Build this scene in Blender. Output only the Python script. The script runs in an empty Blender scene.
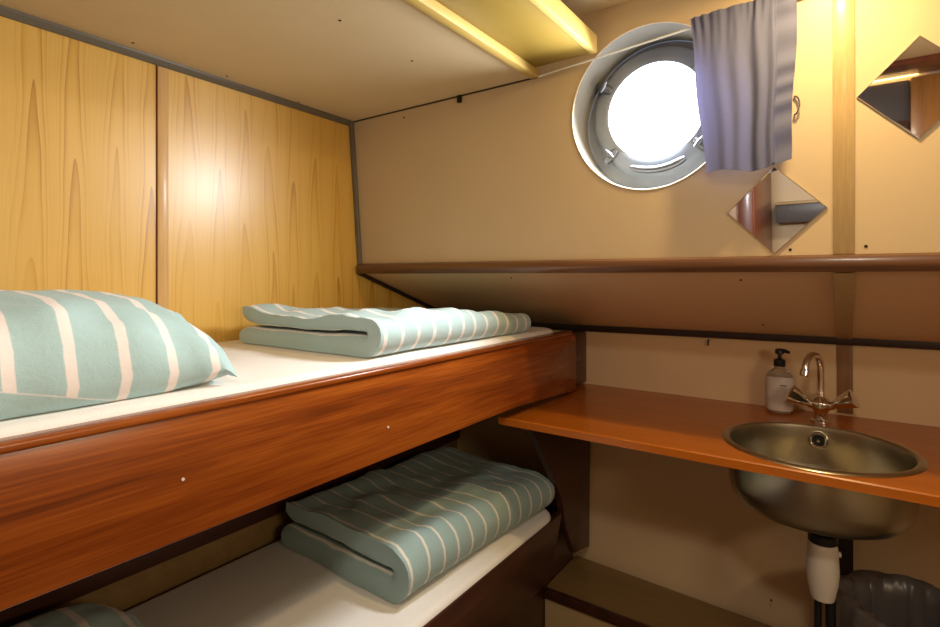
import bpy, bmesh, math, random
from mathutils import Vector, Matrix, noise

# ------------------------------------------------------------------ scene, camera, light, exposure
S = bpy.context.scene
C = S.collection
CZ = 1.35                       # eye height; all heights below are written relative to it
PI = math.pi
random.seed(4)

cam = bpy.data.cameras.new('camera'); camo = bpy.data.objects.new('camera', cam); C.objects.link(camo)
cam.sensor_width = 36.0; cam.lens = 532.0/940.0*36.0
cam.shift_y = -37.0/940.0
cam.clip_start = 0.02
camo.location = (0, 0, CZ)
camo.rotation_euler = (math.radians(90), 0, math.radians(35.3))
S.camera = camo

w = bpy.data.worlds.new('world'); S.world = w; w.use_nodes = True
w.node_tree.nodes['Background'].inputs[0].default_value = (0.55, 0.7, 1.0, 1)
w.node_tree.nodes['Background'].inputs[1].default_value = 0.4

S.view_settings.view_transform = 'Standard'
S.view_settings.look = 'None'
S.view_settings.gamma = 1.0
S.view_settings.use_curve_mapping = False
S.view_settings.exposure = 0.0

DAY = 6.0           # emission of the daylit porthole glass
SKY_W = 13.0        # daylight falling in through the porthole, W
LAMP_W = 5.6        # warm lamp over the washbasin, W
ROOM_FILL_W = 7.5       # added fill lamp on the ceiling behind the camera, W
WALL_FILL_W = 7.0       # added fill lamp on the unseen right-hand wall, W
ROPE_E = 7.0        # light rope emission

# ------------------------------------------------------------------ materials
def mat(name, col=(.8, .8, .8), rough=.5, metal=0.0, spec=.5, coat=0.0, emit=None, estr=0.0, trans=0.0, ior=1.45):
    m = bpy.data.materials.new(name); m.use_nodes = True
    b = m.node_tree.nodes['Principled BSDF']
    b.inputs['Base Color'].default_value = (*col, 1)
    b.inputs['Roughness'].default_value = rough
    b.inputs['Metallic'].default_value = metal
    b.inputs['Specular IOR Level'].default_value = spec
    b.inputs['Coat Weight'].default_value = coat
    b.inputs['Coat Roughness'].default_value = .12
    b.inputs['Transmission Weight'].default_value = trans
    b.inputs['IOR'].default_value = ior
    if emit:
        b.inputs['Emission Color'].default_value = (*emit, 1)
        b.inputs['Emission Strength'].default_value = estr
    return m

class NT:
    """small node-tree writer"""
    def __init__(s, m):
        s.t = m.node_tree; s.b = s.t.nodes['Principled BSDF']
    def n(s, typ, **kw):
        nd = s.t.nodes.new(typ)
        for k, v in kw.items(): setattr(nd, k, v)
        return nd
    def put(s, sock, v):
        if isinstance(v, bpy.types.NodeSocket): s.t.links.new(v, sock)
        else: sock.default_value = v
    def math(s, op, a, b=0.0, c=None):
        nd = s.n('ShaderNodeMath', operation=op); s.put(nd.inputs[0], a); s.put(nd.inputs[1], b)
        if c is not None: s.put(nd.inputs[2], c)
        return nd.outputs[0]
    def coords(s):
        tc = s.n('ShaderNodeTexCoord'); return tc.outputs['Object']
    def sep(s, v):
        nd = s.n('ShaderNodeSeparateXYZ'); s.put(nd.inputs[0], v); return nd.outputs
    def comb(s, x, y, z):
        nd = s.n('ShaderNodeCombineXYZ')
        for i, v in enumerate((x, y, z)): s.put(nd.inputs[i], v)
        return nd.outputs[0]
    def noise(s, vec, scale, detail=3.0, rough=.5, dist=0.0):
        nd = s.n('ShaderNodeTexNoise'); s.put(nd.inputs['Vector'], vec)
        nd.inputs['Scale'].default_value = scale; nd.inputs['Detail'].default_value = detail
        nd.inputs['Roughness'].default_value = rough; nd.inputs['Distortion'].default_value = dist
        return nd.outputs[0]
    def ramp(s, f, stops):
        nd = s.n('ShaderNodeValToRGB'); s.put(nd.inputs[0], f)
        e = nd.color_ramp.elements
        while len(e) < len(stops): e.new(0.5)
        for k, (p, c) in enumerate(stops):
            e[k].position = p; e[k].color = (*c, 1)
        return nd.outputs[0]
    def mix(s, f, a, b):
        nd = s.n('ShaderNodeMix', data_type='RGBA'); s.put(nd.inputs[0], f)
        s.put(nd.inputs[6], a if isinstance(a, bpy.types.NodeSocket) else (*a, 1))
        s.put(nd.inputs[7], b if isinstance(b, bpy.types.NodeSocket) else (*b, 1))
        return nd.outputs[2]
    def bump(s, h, strength=.2, dist=.002):
        nd = s.n('ShaderNodeBump'); nd.inputs['Strength'].default_value = strength
        nd.inputs['Distance'].default_value = dist
        s.put(nd.inputs['Height'], h); s.t.links.new(nd.outputs[0], s.b.inputs['Normal'])

def pine_mat():
    """vertical, flat-sawn softwood laminate: nested arches between straight grain"""
    m = mat('pine_laminate', rough=.34, spec=.5, coat=1.0)
    m.node_tree.nodes['Principled BSDF'].inputs['Coat Roughness'].default_value = .33
    t = NT(m); o = t.sep(t.coords()); y, z = o[1], o[2]
    lowz = t.noise(t.comb(0.0, t.math('MULTIPLY', y, 2.2), t.math('MULTIPLY', z, .55)), 3.0, 2.0)
    yy = t.math('ADD', y, t.math('MULTIPLY', t.math('SUBTRACT', lowz, .5), .07))
    cell = t.math('DIVIDE', yy, .088)
    fl = t.math('FLOOR', cell)
    u = t.math('SUBTRACT', t.math('SUBTRACT', cell, fl), .5)          # -.5 .. .5
    wn = t.n('ShaderNodeTexWhiteNoise', noise_dimensions='1D'); t.put(wn.inputs['W'], fl)
    au = t.math('ABSOLUTE', u)
    bend = t.math('POWER', t.math('MULTIPLY', au, 2.0), 2.0)
    field = t.math('ADD', t.math('MULTIPLY', bend, 2.5), t.math('MULTIPLY', t.math('ADD', z, wn.outputs[0]), 1.7))
    field = t.math('ADD', field, t.math('MULTIPLY', t.noise(t.comb(0.0, t.math('MULTIPLY', y, 9.0), t.math('MULTIPLY', z, 2.0)), 1.6, 1.0), .35))
    saw = t.math('FRACT', t.math('MULTIPLY', field, 1.55))
    line = t.math('MULTIPLY', t.math('MULTIPLY', t.math('POWER', saw, 3.0), t.ramp(au, [(.22, (1,)*3), (.44, (.12,)*3)])), t.ramp(t.noise(t.comb(0.0, t.math('MULTIPLY', y, 5.0), t.math('MULTIPLY', z, 1.3)), 2.0, 2.0), [(.35, (.25,)*3), (.6, (1,)*3)]))                                   # late wood: dark thin lines
    fine = t.noise(t.comb(0.0, t.math('MULTIPLY', y, 260.0), t.math('MULTIPLY', z, 5.0)), 1.0, 3.0)
    broad = t.noise(t.comb(0.0, t.math('MULTIPLY', y, 9.0), t.math('MULTIPLY', z, .5)), 1.0, 2.0)
    f = t.math('ADD', t.math('MULTIPLY', line, .62), t.math('MULTIPLY', fine, .26))
    f = t.math('ADD', f, t.math('MULTIPLY', broad, .22))
    col = t.ramp(f, [(.10, (.84, .53, .135)), (.40, (.74, .43, .075)), (.95, (.46, .19, .018))])
    t.put(t.b.inputs['Base Color'], col)
    t.bump(fine, .04, .001)
    return m

def wood_mat(name, c0, c1, c2, axis='y', rough=.25, coat=.3, scale=1.0, fine=.35):
    m = mat(name, rough=rough, spec=.5, coat=coat)
    t = NT(m); o = t.sep(t.coords())
    a = {'x': 0, 'y': 1, 'z': 2}[axis]
    sc = [t.math('MULTIPLY', o[i], (1.6 if i == a else 26.0)*scale) for i in range(3)]
    sf = [t.math('MULTIPLY', o[i], (7.0 if i == a else 240.0)*scale) for i in range(3)]
    n1 = t.noise(t.comb(*sc), 1.0, 4.0, .6, .4)
    n2 = t.noise(t.comb(*sf), 1.0, 2.0)
    f = t.math('ADD', t.math('MULTIPLY', n1, 1.0-fine), t.math('MULTIPLY', n2, fine))
    t.put(t.b.inputs['Base Color'], t.ramp(f, [(.3, c0), (.5, c1), (.72, c2)]))
    t.bump(n2, .05, .001)
    return m

def cream_mat(name, col, rough=.38, var=.06):
    m = mat(name, col, rough=rough, spec=.4)
    t = NT(m)
    n1 = t.noise(t.coords(), 3.0, 4.0)
    n2 = t.noise(t.coords(), 220.0, 2.0)
    f = t.math('ADD', t.math('MULTIPLY', n1, .8), t.math('MULTIPLY', n2, .2))
    t.put(t.b.inputs['Base Color'], t.ramp(f, [(.25, tuple(c*(1-var) for c in col)), (.75, tuple(min(1, c*(1+var)) for c in col))]))
    t.bump(n2, .03, .001)
    return m

def stripe_mat(name, period, phase, width, base, stripe, axis=1, warp=.006, seam=False):
    """woven teal bed linen with pale stripes crossing the long axis"""
    m = mat(name, base, rough=.85, spec=.15)
    m.node_tree.nodes['Principled BSDF'].inputs['Sheen Weight'].default_value = .15
    t = NT(m); co = t.coords(); o = t.sep(co)
    wv = t.noise(co, 9.0, 2.0)
    y = t.math('ADD', o[axis], t.math('MULTIPLY', t.math('SUBTRACT', wv, .5), warp*2))
    k = t.math('DIVIDE', t.math('SUBTRACT', y, phase), period)
    k = t.math('ABSOLUTE', t.math('SUBTRACT', t.math('FRACT', t.math('ADD', k, .5)), .5))   # 0 at stripe centre
    nd = t.n('ShaderNodeMapRange'); t.put(nd.inputs[0], k)
    nd.inputs[1].default_value = width/period/2*.85; nd.inputs[2].default_value = width/period/2*1.1
    nd.inputs[3].default_value = 1.0; nd.inputs[4].default_value = 0.0
    fac = nd.outputs[0]
    if seam:            # plain band under a stitched seam along the lower front edge
        d = t.math('SUBTRACT', o[2], t.math('SUBTRACT', .042, t.math('MULTIPLY', t.math('SUBTRACT', o[1], .2), .29)))
        fr = t.math('GREATER_THAN', o[0], .12)
        low = t.math('MULTIPLY', t.math('LESS_THAN', d, 0.0), fr)
        st = t.math('MULTIPLY', t.math('MULTIPLY', t.math('LESS_THAN', t.math('ABSOLUTE', d), .0012), fr), .6)
        fac = t.math('MAXIMUM', t.math('MULTIPLY', fac, t.math('SUBTRACT', 1.0, low)), st)
    weave = t.noise(co, 900.0, 1.0)
    bs = t.ramp(weave, [(.3, tuple(c*.9 for c in base)), (.7, tuple(min(1, c*1.08) for c in base))])
    t.put(t.b.inputs['Base Color'], t.mix(fac, bs, stripe))
    cr = t.noise(co, 26.0, 4.0, .55, .6)
    t.bump(t.math('ADD', cr, t.math('MULTIPLY', weave, .05)), .22, .008)
    return m

def cloth_mat(name, col, cscale=14.0, strength=.25, dist=.006, rough=.9):
    m = mat(name, col, rough=rough, spec=.15)
    t = NT(m); co = t.coords()
    wv = t.noise(co, 700.0, 1.0)
    t.put(t.b.inputs['Base Color'], t.ramp(wv, [(.3, tuple(c*.92 for c in col)), (.7, tuple(min(1, c*1.05) for c in col))]))
    t.bump(t.math('ADD', t.noise(co, cscale, 4.0, .55, .5), t.math('MULTIPLY', wv, .04)), strength, dist)
    return m

def steel_mat():
    m = mat('brushed_steel', (.52, .48, .38), rough=.30, metal=1.0)
    t = NT(m); o = t.sep(t.coords())
    n = t.noise(t.comb(t.math('MULTIPLY', o[0], 30.0), t.math('MULTIPLY', o[1], 30.0), t.math('MULTIPLY', o[2], 500.0)), 1.0, 2.0)
    t.put(t.b.inputs['Roughness'], t.math('ADD', t.math('MULTIPLY', n, .05), .27))
    return m

M = {}
M['pine'] = pine_mat()
M['mahog'] = wood_mat('mahogany', (.085, .016, .003), (.225, .048, .006), (.37, .098, .011), 'y', rough=.26, coat=.15)
M['mahog_z'] = wood_mat('mahogany_upright', (.085, .021, .008), (.14, .034, .012), (.20, .055, .018), 'z', rough=.35, coat=.2)
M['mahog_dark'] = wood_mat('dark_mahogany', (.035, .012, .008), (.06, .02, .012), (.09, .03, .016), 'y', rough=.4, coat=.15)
M['rail'] = wood_mat('varnished_rail_wood', (.085, .035, .017), (.135, .058, .026), (.20, .09, .036), 'x', rough=.3, coat=.3)
M['counter'] = wood_mat('orange_worktop_wood', (.40, .105, .008), (.46, .128, .009), (.52, .152, .012), 'x', rough=.30, coat=.25, fine=.2)
M['cream'] = cream_mat('cream_wall_panel', (.62, .485, .315))
M['ceil'] = cream_mat('cream_ceiling_panel', (.72, .57, .35), rough=.5)
M['cream_low'] = cream_mat('cream_lower_panel', (.80, .60, .37))
M['strip'] = wood_mat('beige_joint_strip', (.40, .275, .125), (.45, .315, .15), (.50, .36, .18), 'z', rough=.4, coat=.1, fine=.6)
M['strip_dark'] = wood_mat('brown_joint_strip', (.24, .125, .055), (.28, .15, .07), (.32, .18, .09), 'z', rough=.4, coat=.1, fine=.6)
M['batten'] = wood_mat('pine_batten', (.62, .36, .13), (.69, .42, .17), (.75, .48, .21), 'z', rough=.35, coat=.1, fine=.6)
M['grey_trim'] = cream_mat('grey_trim_metal', (.15, .125, .09), rough=.4, var=.1)
M['dark_trim'] = cream_mat('dark_brown_trim', (.035, .022, .02), rough=.4, var=.15)
M['tray'] = cream_mat('yellow_cream_shaded', (.30, .195, .035), rough=.42)  # shelf paint darkened to stand in for shade on the underside
M['tray_lip'] = cream_mat('yellow_cream_lit', (.60, .42, .12), rough=.42)  # same paint made lighter for the edges that catch light
M['screw'] = mat('dark_screw', (.03, .024, .02), rough=.5, metal=.6)
M['porthole_rim'] = cream_mat('blue_grey_window_paint', (.30, .34, .40), rough=.3)
M['latch'] = mat('dull_latch_metal', (.20, .21, .23), rough=.35, metal=.8)
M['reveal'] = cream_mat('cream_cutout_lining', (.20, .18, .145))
M['daylight'] = mat('daylit_glass', (.8, .85, .9), rough=.1, emit=(.90, .95, 1.0), estr=DAY)
M['curtain'] = cloth_mat('blue_grey_curtain_cloth', (.19, .205, .34), 30.0, .10, .003)
def translucent(m, f):
    t = m.node_tree; b = t.nodes['Principled BSDF']; out = t.nodes['Material Output']
    tr = t.nodes.new('ShaderNodeBsdfTranslucent'); mx = t.nodes.new('ShaderNodeMixShader'); mx.inputs[0].default_value = f
    src = b.inputs['Base Color'].links[0].from_socket
    t.links.new(src, tr.inputs[0]); t.links.new(b.outputs[0], mx.inputs[1]); t.links.new(tr.outputs[0], mx.inputs[2]); t.links.new(mx.outputs[0], out.inputs[0])
translucent(M['curtain'], .4)
M['wire'] = mat('white_curtain_wire', (.75, .75, .75), rough=.4)
M['mirror'] = mat('mirror_glass', (.86, .86, .86), rough=.015, metal=1.0)
M['mirror_edge'] = mat('mirror_edge', (.60, .55, .46), rough=.3, metal=.4)
M['linen'] = cloth_mat('white_sheet', (.86, .83, .80), 10.0, .30, .006)
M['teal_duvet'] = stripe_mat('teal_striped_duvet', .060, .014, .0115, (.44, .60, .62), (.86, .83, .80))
M['teal_shaded'] = stripe_mat('teal_striped_duvet_shaded', .062, .014, .008, (.33, .46, .46), (.76, .73, .66))  # same textile as the upper duvet, darkened for the shade below the bunk
M['teal_pillow'] = stripe_mat('teal_striped_pillow', .067, .2110, .0145, (.42, .60, .62), (.86, .80, .78), seam=True)
M['teal_plain'] = cloth_mat('plain_teal_linen', (.38, .53, .52), 24.0, .3, .006)
M['steel'] = steel_mat()
M['chrome'] = mat('chrome', (.74, .73, .71), rough=.10, metal=1.0)
M['black'] = mat('black_plastic', (.012, .012, .014), rough=.35)
M['white_plastic'] = mat('white_plastic', (.72, .66, .58), rough=.4)
M['label'] = cream_mat('white_bottle_label', (.66, .60, .56), rough=.5, var=.03)
M['clear'] = mat('clear_plastic', (.86, .80, .70), rough=.08, trans=.85, ior=1.35)
M['liner'] = mat('grey_bin_liner', (.12, .105, .10), rough=.30, spec=.6)
M['bin'] = mat('grey_bin_plastic', (.10, .09, .085), rough=.45)
M['floor'] = wood_mat('brown_floor_vinyl', (.07, .04, .022), (.10, .06, .03), (.13, .08, .04), 'y', rough=.45, coat=.0)
M['ledge'] = wood_mat('brown_ledge_wood', (.22, .135, .05), (.27, .17, .065), (.32, .20, .08), 'x', rough=.4, coat=.1)
M['ledge_front'] = cream_mat('beige_ledge_front', (.48, .36, .19), rough=.5)
M['lamp'] = mat('warm_lamp_glass', (.9, .8, .6), rough=.3, emit=(1.0, .72, .36), estr=4.0)
M['tube'] = mat('warm_fill_tube', (.9, .9, .9), rough=.3, emit=(1.0, .80, .54), estr=4.0)
M['rope'] = mat('warm_light_rope', (.9, .75, .4), rough=.3, emit=(1.0, .66, .25), estr=ROPE_E)
M['door_wood'] = wood_mat('brown_door_wood', (.30, .12, .025), (.38, .16, .035), (.45, .2, .05), 'z', rough=.35, coat=.2)
M['dark_panel'] = cream_mat('dark_grey_panel', (.10, .09, .095), rough=.35)

# ------------------------------------------------------------------ mesh helpers
def box(bm, x0, x1, y0, y1, z0, z1, bev=0.0, seg=2):
    vs = [bm.verts.new((x, y, z)) for x in (x0, x1) for y in (y0, y1) for z in (z0, z1)]
    q = [(0, 1, 3, 2), (4, 6, 7, 5), (0, 4, 5, 1), (2, 3, 7, 6), (0, 2, 6, 4), (1, 5, 7, 3)]
    fs = [bm.faces.new([vs[i] for i in f]) for f in q]
    if bev > 0:
        es = list({e for f in fs for e in f.edges})
        bmesh.ops.bevel(bm, geom=es, offset=bev, segments=seg, profile=.5, affect='EDGES')
    return vs

def prism(bm, poly, axis, a0, a1, bev=0.0):
    """extrude a 2D polygon along an axis: poly in the two other axes (in x,y,z order)"""
    def P(p, a):
        l = list(p); l.insert(axis, a); return l
    A = [bm.verts.new(P(p, a0)) for p in poly]; B = [bm.verts.new(P(p, a1)) for p in poly]
    n = len(poly); fs = [bm.faces.new(A), bm.faces.new(B[::-1])]
    for i in range(n):
        fs.append(bm.faces.new((A[i], B[i], B[(i+1) % n], A[(i+1) % n])))
    if bev > 0:
        es = list({e for f in fs for e in f.edges})
        bmesh.ops.bevel(bm, geom=es, offset=bev, segments=2, profile=.5, affect='EDGES')
    bmesh.ops.recalc_face_normals(bm, faces=bm.faces)

def tube(bm, pts, r, seg=12, cap=True, flat=1.0):
    pts = [Vector(p) for p in pts]; n = len(pts)
    rs = r if isinstance(r, (list, tuple)) else [r]*n
    t0 = (pts[1]-pts[0]).normalized()
    up = Vector((0, 0, 1)) if abs(t0.z) < .9 else Vector((1, 0, 0))
    u = t0.cross(up).normalized(); rings = []
    for i, p in enumerate(pts):
        t = ((pts[min(i+1, n-1)]-pts[max(i-1, 0)])).normalized()
        u = (u - t*u.dot(t)).normalized(); v = t.cross(u)
        rings.append([bm.verts.new(p + (u*math.cos(2*PI*k/seg) + v*flat*math.sin(2*PI*k/seg))*rs[i]) for k in range(seg)])
    for a, b in zip(rings, rings[1:]):
        for k in range(seg):
            bm.faces.new((a[k], a[(k+1) % seg], b[(k+1) % seg], b[k]))
    if cap:
        bm.faces.new(rings[0][::-1]); bm.faces.new(rings[-1])

def lathe(bm, prof, c, seg=40, close=False):
    """profile (r, z) about a vertical axis through c=(x, y); z absolute"""
    rings = []
    for r, z in prof:
        if r < 1e-5: rings.append([bm.verts.new((c[0], c[1], z))])
        else: rings.append([bm.verts.new((c[0]+r*math.cos(2*PI*k/seg), c[1]+r*math.sin(2*PI*k/seg), z)) for k in range(seg)])
    pairs = list(zip(rings, rings[1:]))
    if close: pairs.append((rings[-1], rings[0]))
    for a, b in pairs:
        for k in range(seg):
            k2 = (k+1) % seg
            if len(a) == 1 and len(b) == 1: continue
            if len(a) == 1: bm.faces.new((a[0], b[k], b[k2]))
            elif len(b) == 1: bm.faces.new((a[k], b[0], a[k2]))
            else: bm.faces.new((a[k], b[k], b[k2], a[k2]))
    bmesh.ops.recalc_face_normals(bm, faces=bm.faces)

def wpos(o):
    v = Vector((0, 0, 0))
    while o: v = v + o.location; o = o.parent
    return v

def obj(name, bm, m, parent=None, base=None, angle=38, kind=None, mats=None):
    """link a bmesh (eye-relative world coords) as ONE mesh object; origin at base (x,y,z) or its parent's origin"""
    org = Vector(base) if base is not None else (wpos(parent) - Vector((0, 0, CZ)) if parent else Vector((0, 0, -CZ)))
    bmesh.ops.remove_doubles(bm, verts=bm.verts, dist=1e-6)
    for v in bm.verts: v.co -= org
    lim = math.radians(angle)
    for f in bm.faces: f.smooth = True
    for e in bm.edges:
        if len(e.link_faces) == 2 and e.calc_face_angle(0) > lim: e.smooth = False
    me = bpy.data.meshes.new(name); bm.to_mesh(me); bm.free()
    me.materials.append(m)
    o = bpy.data.objects.new(name, me); C.objects.link(o)
    o.location = org + Vector((0, 0, CZ))
    if parent:
        o.parent = parent; o.location = o.location - wpos(parent)
    if kind: o['kind'] = kind
    return o

def thing(name, label, cat, base, group=None):
    o = bpy.data.objects.new(name, None); C.objects.link(o)
    o.empty_display_size = .05
    o.location = Vector(base) + Vector((0, 0, CZ)); o['label'] = label; o['category'] = cat
    if group: o['group'] = group
    return o

def tag(o, label, cat, group=None):
    o['label'] = label; o['category'] = cat
    if group: o['group'] = group
    return o

def struct(name, bm, m, label=None, parent=None, angle=38):
    o = obj(name, bm, m, parent, angle=angle)
    if not parent: o['kind'] = 'structure'
    if label: o['label'] = label
    return o

def NB(): return bmesh.new()

# ------------------------------------------------------------------ the room
XL, XR = -1.485, 1.05          # left (pine) wall, right wall
YF = -0.95                     # wall behind the camera
ZC, ZH = .567, .697            # low ceiling over the bunks, higher ceiling beyond
ZF = -CZ
STEPX = -.715
def yw(z): return 1.385 - .081*(z-.047)        # the cabin side leans inwards to the top

# floor, ceiling
b = NB(); box(b, XL, XR, YF, 2.06, ZF-.04, ZF); struct('floor', b, M['floor'])
b = NB()
prism(b, [(XL, ZC), (STEPX, ZC), (STEPX, ZH), (XR, ZH), (XR, ZH+.04), (XL, ZH+.04)], 1, YF, 1.345)
def lift(z, y): return z + (.011*(1.345-y) if z < .6 else 0)       # the low ceiling rises a little towards the viewer
for q in b.verts: q.co.z = lift(q.co.z, q.co.y)
ceil = struct('ceiling', b, M['ceil'])

# pine wall on the left
b = NB(); box(b, XL-.03, XL, YF, 2.06, ZF, ZH+.04)
wl = struct('wall_left', b, M['pine'])
b = NB(); box(b, XL, XL+.006, .668, .694, -.20, ZC-.012, .0015); struct('trim_1', b, M['batten'], 'vertical pine batten over the panel joint')
b = NB(); box(b, XL, XL+.0012, .6655, .668, -.20, ZC-.006); struct('trim_2', b, M['mahog_z'])
b = NB(); prism(b, [(XL, ZC), (XL, ZC-.018), (XL+.005, ZC-.018), (XL+.013, ZC-.007), (XL+.016, ZC)], 1, YF, 1.34, .001)
for q in b.verts: q.co.z = lift(q.co.z, q.co.y)
struct('trim_3', b, M['grey_trim'])
b = NB(); box(b, XL, XL+.0015, .694, .6965, -.20, ZC-.012); struct('trim_13', b, M['strip'])
b = NB(); box(b, XL, XL+.004, -.19, 1.99, ZF, -.40); struct('trim_14', b, M['ledge'], 'dull brown boarding along the lower bunk')
b = NB(); box(b, XL+.004, XL+.02, -.19, 1.99, -.752, -.69, .003); struct('trim_15', b, M['mahog_dark'])
# corner strip follows the leaning wall
b = NB(); tube(b, [(XL+.006, yw(ZC)-.006, ZC-.002), (XL+.006, yw(.03)-.006, .03)], .010, 8); struct('trim_4', b, M['grey_trim'])
b = NB(); tube(b, [(XL+.006, 1.372, .018), (XL+.006, 2.0, -.205)], .011, 8); struct('trim_5', b, M['dark_trim'])

# leaning upper wall with the round cut-out
PX, PZ, PR = -.410, .425, .203
b = NB()
x0, x1, z0, z1 = XL, XR, .012, ZH+.02
angs = [2*PI*k/72 for k in range(72)] + [math.atan2(zz-PZ, xx-PX) % (2*PI) for xx in (x0, x1) for zz in (z0, z1)]
angs = sorted(set(angs))
inn, out = [], []
for a in angs:
    c, s = math.cos(a), math.sin(a)
    ts = []
    if c > 1e-9: ts.append((x1-PX)/c)
    if c < -1e-9: ts.append((x0-PX)/c)
    if s > 1e-9: ts.append((z1-PZ)/s)
    if s < -1e-9: ts.append((z0-PZ)/s)
    t = min(ts)
    zi = PZ+PR*s; inn.append(b.verts.new((PX+PR*c, yw(zi), zi)))
    zo = PZ+t*s; out.append(b.verts.new((PX+t*c, yw(zo), zo)))
n = len(angs); rev = []
for a in angs:
    pass
for k in range(n):
    k2 = (k+1) % n
    b.faces.new((inn[k], inn[k2], out[k2], out[k]))
bmesh.ops.recalc_face_normals(b, faces=b.faces)
wb = struct('wall_back', b, M['cream'])
# the overhanging lower part: slope, then upright panel down to the floor
b = NB()
v = [b.verts.new(p) for p in ((XL, 1.388, .014), (XR, 1.388, .014), (XR, 2.0, -.187), (XL, 2.0, -.203))]
b.faces.new(v); bmesh.ops.recalc_face_normals(b, faces=b.faces)
wbl = struct('wall_slope', b, M['cream_low'])
b = NB()
b.faces.new([b.verts.new(p) for p in ((XR, 2.0, -.180), (XL, 2.0, -.195), (XL, 2.0, -.43), (XR, 2.0, -.43))])
bmesh.ops.recalc_face_normals(b, faces=b.faces)
wlow = struct('wall_lower', b, M['cream_low'])
b = NB()
b.faces.new([b.verts.new(p) for p in ((XR, 2.0, -.43), (XL, 2.0, -.43), (XL, 2.03, ZF), (XR, 1.84, ZF))])
bmesh.ops.recalc_face_normals(b, faces=b.faces)
wft = struct('wall_lower_foot', b, M['cream_low'])
# right wall, wall behind the camera
b = NB(); box(b, XR, XR+.03, YF, 2.06, ZF, ZH+.04); struct('wall_right', b, M['cream'])
b = NB(); box(b, XL, XR, YF-.03, YF, ZF, ZH+.04); struct('wall_front', b, M['cream'])

# rail under the leaning wall, dark strip at the foot of the slope, joint strips
b = NB()
prism(b, [(1.395, .010), (1.366, .010), (1.358, .018), (1.356, .030), (1.360, .042), (1.370, .047), (1.395, .047)], 0, XL+.012, XR, .0)
struct('trim_6', b, M['rail'], 'half-round varnished wooden rail along the wall')
b = NB()
vs = box(b, XL+.01, XR, 1.978, 2.004, -.222, -.196, .003)
for q in b.verts: q.co.z += .0135*(q.co.x+.98)/1.2 if q.co.x > -1.0 else 0
struct('trim_7', b, M['dark_trim'])
b = NB(); z_ = (.048, ZH)
prism(b, [(yw(ZH)-.004, ZH), (yw(ZH)+.004, ZH), (yw(.048)+.004, .048), (yw(.048)-.004, .048)], 0, -.024, .014, .001)
struct('trim_8', b, M['strip'])
b = NB(); prism(b, [(1.396, .008), (1.40, .002), (1.985, -.192), (1.980, -.187)], 0, -.024, .014); struct('trim_9', b, M['strip'])
b = NB(); box(b, -.024, .016, 1.994, 2.002, -.42, -.21, .001); struct('trim_10', b, M['strip_dark'])
b = NB(); prism(b, [(1.99, -.44), (2.004, -.44), (1.93, ZF), (1.916, ZF)], 0, -.028, .016); struct('trim_11', b, M['dark_trim'])  # joint strip below the worktop, coloured dark for the shade there
b = NB(); prism(b, [(yw(ZC)-.003, ZC), (yw(ZC)+.002, ZC), (yw(.563)+.002, .563), (yw(.563)-.003, .563)], 0, XL, STEPX); struct('trim_12', b, M['dark_trim'])

# small dark screws: (parent, centre, normal)
def screw(parent, p, nrm, r=.0032, name='screw'):
    b = NB(); nrm = Vector(nrm).normalized(); p = Vector(p)
    tube(b, [p-nrm*.001, p+nrm*.0012], r, 10)
    return obj(name, b, M['screw'], parent)
def screws():
    nB = Vector((0, -1, -.081)); nS = Vector((0, -.33, -.94))
    for x, z in ((-1.227, .540), (-.103, .060), (.033, .063)): screw(wb, (x, yw(z), z), nB)
    for x, y in ((-1.433, .589), (-1.445, .839), (-1.461, 1.096), (-.938, 1.059), (-.925, .803)): screw(ceil, (x, y, lift(ZC, y)), (0, 0, -1))
    def sl(y): return .014 + (y-1.388)/(2.0-1.388)*(-.208)
    for x, y in ((-.213, 1.455), (-.70, 1.84), (-.211, 1.87), (-.86, 1.44)): screw(wbl, (x, y, sl(y)), nS)
    screw(wft, (-.196, 1.935, -1.03), (0, -1, 0))
screws()
b = NB(); x_, z_ = -.989, .556
box(b, x_-.008, x_+.008, yw(z_)-.008, yw(z_), z_-.012, z_+.012, .002); obj('cable_clip', b, M['screw'], wb)
b = NB(); tube(b, [(-.393, 1.998, -.222), (-.393, 1.985, -.228), (-.393, 1.985, -.240)], .003, 8); obj('hook', b, M['screw'], wlow)

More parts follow.
